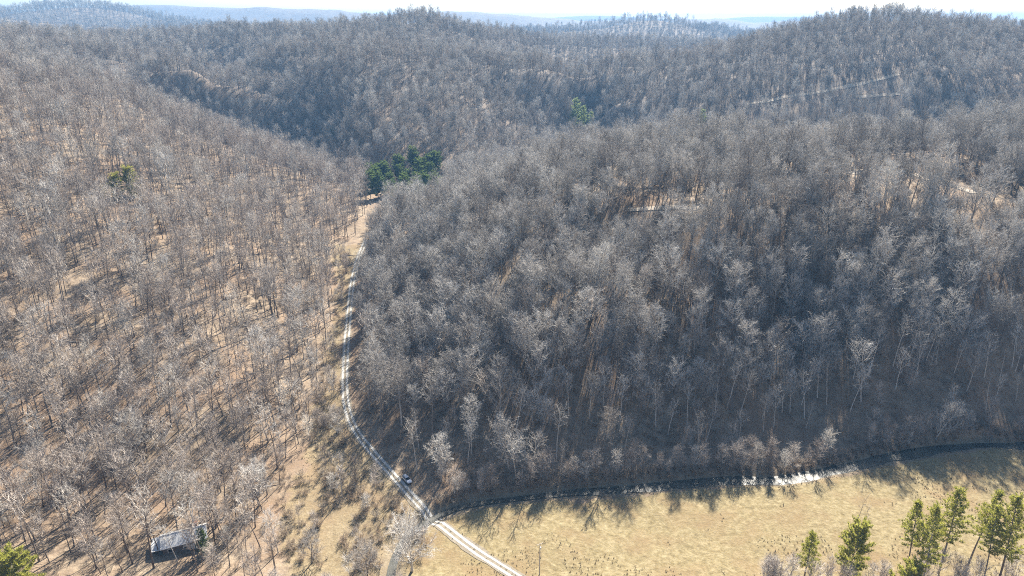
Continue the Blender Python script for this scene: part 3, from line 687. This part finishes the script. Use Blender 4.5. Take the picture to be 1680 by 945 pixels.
for i in big:
    wh = 'beside the gravel lane' if bu[i] > 600 else 'in the clearing near the cabin' if bu[i] < 500 else 'in the middle of the clearing' if bu[i] < 550 else 'in the clearing left of the lane'
    kd = 'low' if bs[i] < .8 else 'middle-sized' if bs[i] < 1.0 else 'tall'; fb = 'nearby' if bv[i] > 850 else 'farther' if bv[i] < 790 else 'midway'
    def make(lab, i=i, kd=kd, wh=wh, fb=fb): place(SHRUB[i % 3], 'shrub', (bx[i], by[i], bz[i]), i * 1.7, bs[i] * 1.15, lab, 'shrub', f'{fb} {kd} shrubs {wh}')
    rows.setdefault((fb, kd, wh), []).append((bu[i], make))
for (fb, kd, wh), its in rows.items(): labelled(its, f'{fb} {kd} brown shrub {wh}', f'{fb} {kd} brown shrubs {wh}')
m = np.ones(len(bx), bool); m[big] = False
gn_scatter('undergrowth', np.stack([bx, by, bz], 1)[m], rr.uniform(0, 6.28, m.sum()), bs[m], np.where(rr.random(m.sum()) < .16, rr.integers(3, 6, m.sum()), rr.integers(0, 3, m.sum())), SHRUB + YOUNG, 'brown leafless brush scattered over the clearing and forest floor', 'undergrowth')
# dry grass tussocks on the field
def tuft_form(seed):
    random.seed(seed); mb = MB()
    for i in range(16):
        a = random.uniform(0, 6.28); l = random.uniform(.1, 1.0); d = Vector((math.cos(a) * l, math.sin(a) * l, .8)).normalized()
        twig(mb, Vector((random.uniform(-.15, .15), random.uniform(-.15, .15), -.03)), d, random.uniform(.3, .6), .09)
    return mb
class TF:
    def __init__(s, k): s.joined = tuft_form(k).build('grass_tuft_form_%d' % k, M['grass'], link=False)
tx, ty = rr.uniform(-150, 330, 42000), rr.uniform(130, 260, 42000)
k = inpoly(FIELD, tx, ty) | (inpoly(OPEN, tx, ty)); d, _ = polydist(ROAD_C, tx, ty); d2, _ = polydist(CREEK_C, tx, ty)
k &= ((d > 1.6) | (d < .32)) & (d2 > 3.2) & ((fbm(tx / 6, ty / 6, 33, 3) * .5 + fbm(tx / 30, ty / 30, 34, 3) * .5 > .53) | (d < 2.2) | (d2 < 5))
tx, ty = tx[k], ty[k]
gn_scatter('dry_grass', np.stack([tx, ty, H(tx, ty)], 1), rr.uniform(0, 6.28, len(tx)), rr.uniform(.35, 1.15, len(tx)), rr.integers(0, 3, len(tx)), [TF(k) for k in range(3)], 'tufts of dry tan grass over the field', 'grass')

# ------------------------------------------------------------------ cabin
def cabin():
    wood = two('grey_boards', (.10, .08, .065), (.17, .14, .115), 1.5); roofm = two('galvanised_roof', (.46, .46, .455), (.64, .64, .63), .5, .4, metal=.3, spec=.5)
    trim, _, _ = mat('white_trim', (.75, .74, .70), .6); glass, _, _ = mat('dark_glass', (.02, .025, .03), .08, 0, .5); brick = two('chimney_brick', (.22, .10, .07), (.33, .17, .12), 6)
    root = empty('cabin', CAB, CABIN_RZ)
    tag(root, 'small wooden cabin with grey metal roof half hidden by bare trees', 'cabin')
    L, Wd, h, rise = 12.0, 6.5, 3.0, 1.9
    v = [(-L/2, -Wd/2, -.6), (L/2, -Wd/2, -.6), (L/2, Wd/2, -.6), (-L/2, Wd/2, -.6), (-L/2, -Wd/2, h), (L/2, -Wd/2, h), (L/2, Wd/2, h), (-L/2, Wd/2, h), (-L/2, 0, h + rise), (L/2, 0, h + rise)]
    mk('wall', v, [(0, 1, 5, 4), (2, 3, 7, 6), (1, 2, 6, 9, 5), (3, 0, 4, 8, 7), (4, 5, 9, 8), (6, 7, 8, 9)], wood, root)
    for s in (-1, 1):
        e, ov, th = Wd / 2 + .5, .5, .12; zl = h - .5 * rise / (Wd / 2) + .08; zt = h + rise + .08
        rv = [(-L/2 - ov, s * e, zl), (L/2 + ov, s * e, zl), (L/2 + ov, 0, zt), (-L/2 - ov, 0, zt)]
        rv += [(a, b, c + th) for a, b, c in rv]
        rf = mk('roof', rv, [(0, 1, 2, 3), (4, 5, 6, 7), (0, 1, 5, 4), (1, 2, 6, 5), (2, 3, 7, 6), (3, 0, 4, 7)], roofm, root)
        for k in range(11):
            x = -L/2 - ov + .15 + k * (L + 2 * ov - .3) / 10; a = Vector((x, s * e, zl + th)); b = Vector((x, s * .12, zt + th - .06))
            MB().tube([a, b], [.05, .05], 4).build('seam', roofm, rf)
    MB().tube([(-L/2 - .5, 0, h + rise + .22), (L/2 + .5, 0, h + rise + .22)], [.14, .14], 6).build('ridge_cap', roofm, root)
    MB().box((3.6, 1.0, h + rise + .3), (.8, .8, 2.2)).build('chimney', brick, root)
    for x in (-4, 0.2, 4.2):
        f = MB().box((x, -Wd/2 - .03, 1.5), (1.3, .08, 1.3)).build('window', trim, root); MB().box((x, -Wd/2 - .08, 1.5), (1.05, .04, 1.05)).build('pane', glass, f)
    d = MB().box((2.2, -Wd/2 - .03, .9), (1.0, .08, 2.1)).build('door', trim, root); MB().box((2.55, -Wd/2 - .1, .9), (.08, .1, .08)).build('handle', glass, d)
    p = MB().box((-L/2 - 1.6, 0, 2.55), (3.0, 6.4, .12)).build('porch_roof', roofm, root)
    for y in (-2.9, 0, 2.9): MB().box((-L/2 - 2.9, y, .95), (.16, .16, 3.1)).build('porch_post', wood, root)
cabin()

# ------------------------------------------------------------------ car
def car():
    i = int(np.argmin(np.abs(road_line[:, 1] - G(658, 795, .5)[1]))); p = road_line[i]; dv = road_line[i - 3] - road_line[i + 3]; a = math.atan2(dv[1], dv[0])
    n = np.array([dv[1], -dv[0]]) / np.hypot(dv[0], dv[1])
    q = p[:2] - n * 2.6 if (p[:2] - n * 2.6)[0] > p[0] else p[:2] + n * 2.6
    z = H1(q[0], q[1])
    paint, _, _ = mat('silver_paint', (.58, .60, .63), .22, .5, .5); glass, _, _ = mat('car_glass', (.012, .014, .017), .06, 0, .6); rub, _, _ = mat('rubber', (.02, .02, .02), .8)
    dark, _, _ = mat('dark_trim', (.03, .03, .032), .5); alloy, _, _ = mat('alloy', (.5, .5, .52), .3, .8); lamp, _, _ = mat('lamp_lens', (.8, .8, .78), .1, 0, .6); red, _, _ = mat('tail_lens', (.45, .02, .02), .2)
    root = empty('parked_car', (q[0], q[1], z + .02), a)
    tag(root, 'silver estate car with dark windows parked on the verge of the gravel lane', 'car')
    # lofted body: x forward, sections of (x, half width, sill, belt)
    secs = [(-2.35, .70, .50, .92), (-2.25, .86, .38, 1.04), (-1.4, .93, .34, 1.08), (0, .94, .32, 1.06), (1.0, .93, .33, 1.04), (1.75, .90, .36, .96), (2.2, .82, .40, .84), (2.38, .64, .46, .72)]
    v, f = [], []
    for x, hw, s, b in secs:
        v += [(x, -hw * .9, s), (x, -hw, (s + b) / 2), (x, -hw * .93, b - .04), (x, -hw * .82, b), (x, hw * .82, b), (x, hw * .93, b - .04), (x, hw, (s + b) / 2), (x, hw * .9, s)]
    for k in range(len(secs) - 1):
        for j in range(8): f.append((k * 8 + j, k * 8 + (j + 1) % 8, k * 8 + 8 + (j + 1) % 8, k * 8 + 8 + j))
    f += [tuple(range(8)), tuple(range(len(v) - 1, len(v) - 9, -1))]
    body = mk('body', v, f, paint, root, smooth_=False)
    c = [(-2.15, .80, 1.06), (1.05, .82, 1.05), (.25, .66, 1.62), (-1.9, .66, 1.64)]
    gv = [(x, s * w_, zz) for s in (-1, 1) for x, w_, zz in c]
    mk('greenhouse', gv, [(0, 1, 2, 3), (7, 6, 5, 4), (1, 5, 6, 2), (0, 3, 7, 4), (3, 2, 6, 7), (0, 4, 5, 1)], glass, root)
    rv = [(-1.95, -.68, 1.645), (.28, -.68, 1.63), (.28, .68, 1.63), (-1.95, .68, 1.645), (-1.8, -.55, 1.71), (.15, -.55, 1.70), (.15, .55, 1.70), (-1.8, .55, 1.71)]
    rf = mk('roof', rv, [(0, 1, 2, 3), (4, 5, 6, 7), (0, 1, 5, 4), (1, 2, 6, 5), (2, 3, 7, 6), (3, 0, 4, 7)], paint, root)
    for s in (-1, 1):
        MB().tube([(-1.6, s * .58, 1.77), (.05, s * .58, 1.77)], [.025, .025], 5).build('roof_rail', dark, rf)
        for x0, x1 in ((.92, .28), (-.75, -.72), (-2.02, -1.85)):
            MB().tube([(x0, s * .825, 1.06), (x1, s * .675, 1.64)], [.035, .035], 4).build('pillar', paint, root)
        MB().box((.75, s * 1.0, 1.1), (.14, .2, .14)).build('mirror', paint, root)
        MB().box((2.28, s * .58, .70), (.16, .30, .14)).build('headlight', lamp, root)
        MB().box((-2.30, s * .68, .88), (.10, .18, .26)).build('tail_light', red, root)
        for x in (-1.42, 1.42):
            wv = MB(); wv.tube([(x, s * .72, .34), (x, s * .96, .34)], [.34, .34], 16); wl = wv.build('wheel', rub, root)
            MB().tube([(x, s * .90, .34), (x, s * .97, .34)], [.21, .19], 12).build('rim', alloy, wl)
    MB().box((2.3, 0, .45), (.2, 1.5, .16)).build('front_bumper', dark, root); MB().box((-2.3, 0, .48), (.2, 1.55, .16)).build('rear_bumper', dark, root)
car()

# ------------------------------------------------------------------ utility poles, culvert
polem = two('weathered_pole', (.36, .32, .27), (.48, .44, .38), 1)
metal_, _, _ = mat('pole_metal', (.6, .62, .64), .4, .6); gl_, _, _ = mat('insulator', (.75, .75, .72), .3)
for u, v, h, lab in [(885, 943, 11.5, 'weathered utility pole standing in the dry field right of the lane'), (562, 818, 13.0, 'thin utility pole in the shaded brush left of the lane')]:
    p = hit(u, v); root = empty('utility_pole', p, .5); tag(root, lab, 'utility pole', 'utility poles')
    MB().tube([(0, 0, -.5), (0, 0, h * .5), (0, 0, h)], [.17, .15, .11], 8).build('post', polem, root)
    MB().box((0, .16, h - .6), (1.9, .1, .12)).build('crossarm', polem, root)
    for x in (-.85, 0, .85): MB().tube([(x, .16, h - .54), (x, .16, h - .3)], [.05, .06], 6).build('insulator', gl_, root)
    MB().tube([(0, -.38, h - 2.0), (0, -.38, h - 1.1)], [.22, .22], 10).build('transformer', metal_, root)
i = int(np.argmin([np.min(np.hypot(CREEK_S[:, 0] - q[0], CREEK_S[:, 1] - q[1])) for q in road_line])); q = road_line[i]; dv = road_line[i + 2] - road_line[i - 2]; a = math.atan2(dv[1], dv[0])
root = empty('culvert', (q[0], q[1], H1(q[0], q[1])), a); tag(root, 'low concrete culvert carrying the lane over the creek', 'culvert')
for s in (-1, 1):
    MB().box((0, s * 2.6, -.35), (6.5, .35, 1.1)).build('headwall', M['concrete'], root)
    MB().tube([(0, s * 2.3, -.75), (0, s * 3.0, -.75)], [.5, .5], 12).build('pipe', metal_, root)

# ------------------------------------------------------------------ haze
hz = MB().box((0, 5200, 125), (30000, 14500, 300)).build('haze', None)
hm = bpy.data.materials.new('haze_air'); hm.use_nodes = True; n = hm.node_tree; n.nodes.clear()
o = n.nodes.new('ShaderNodeOutputMaterial'); pv = n.nodes.new('ShaderNodeVolumePrincipled'); pv.inputs['Color'].default_value = (.25, .56, 1.0, 1); pv.inputs['Density'].default_value = HAZE_DENSITY; pv.inputs['Anisotropy'].default_value = 0.0
n.links.new(pv.outputs[0], o.inputs['Volume']); hz.data.materials.clear(); hz.data.materials.append(hm)
tag(hz, 'pale blue haze filling the air over the distant hills', 'haze', kind='stuff')
print('ground max', GZ.max(), 'min', GZ.min())
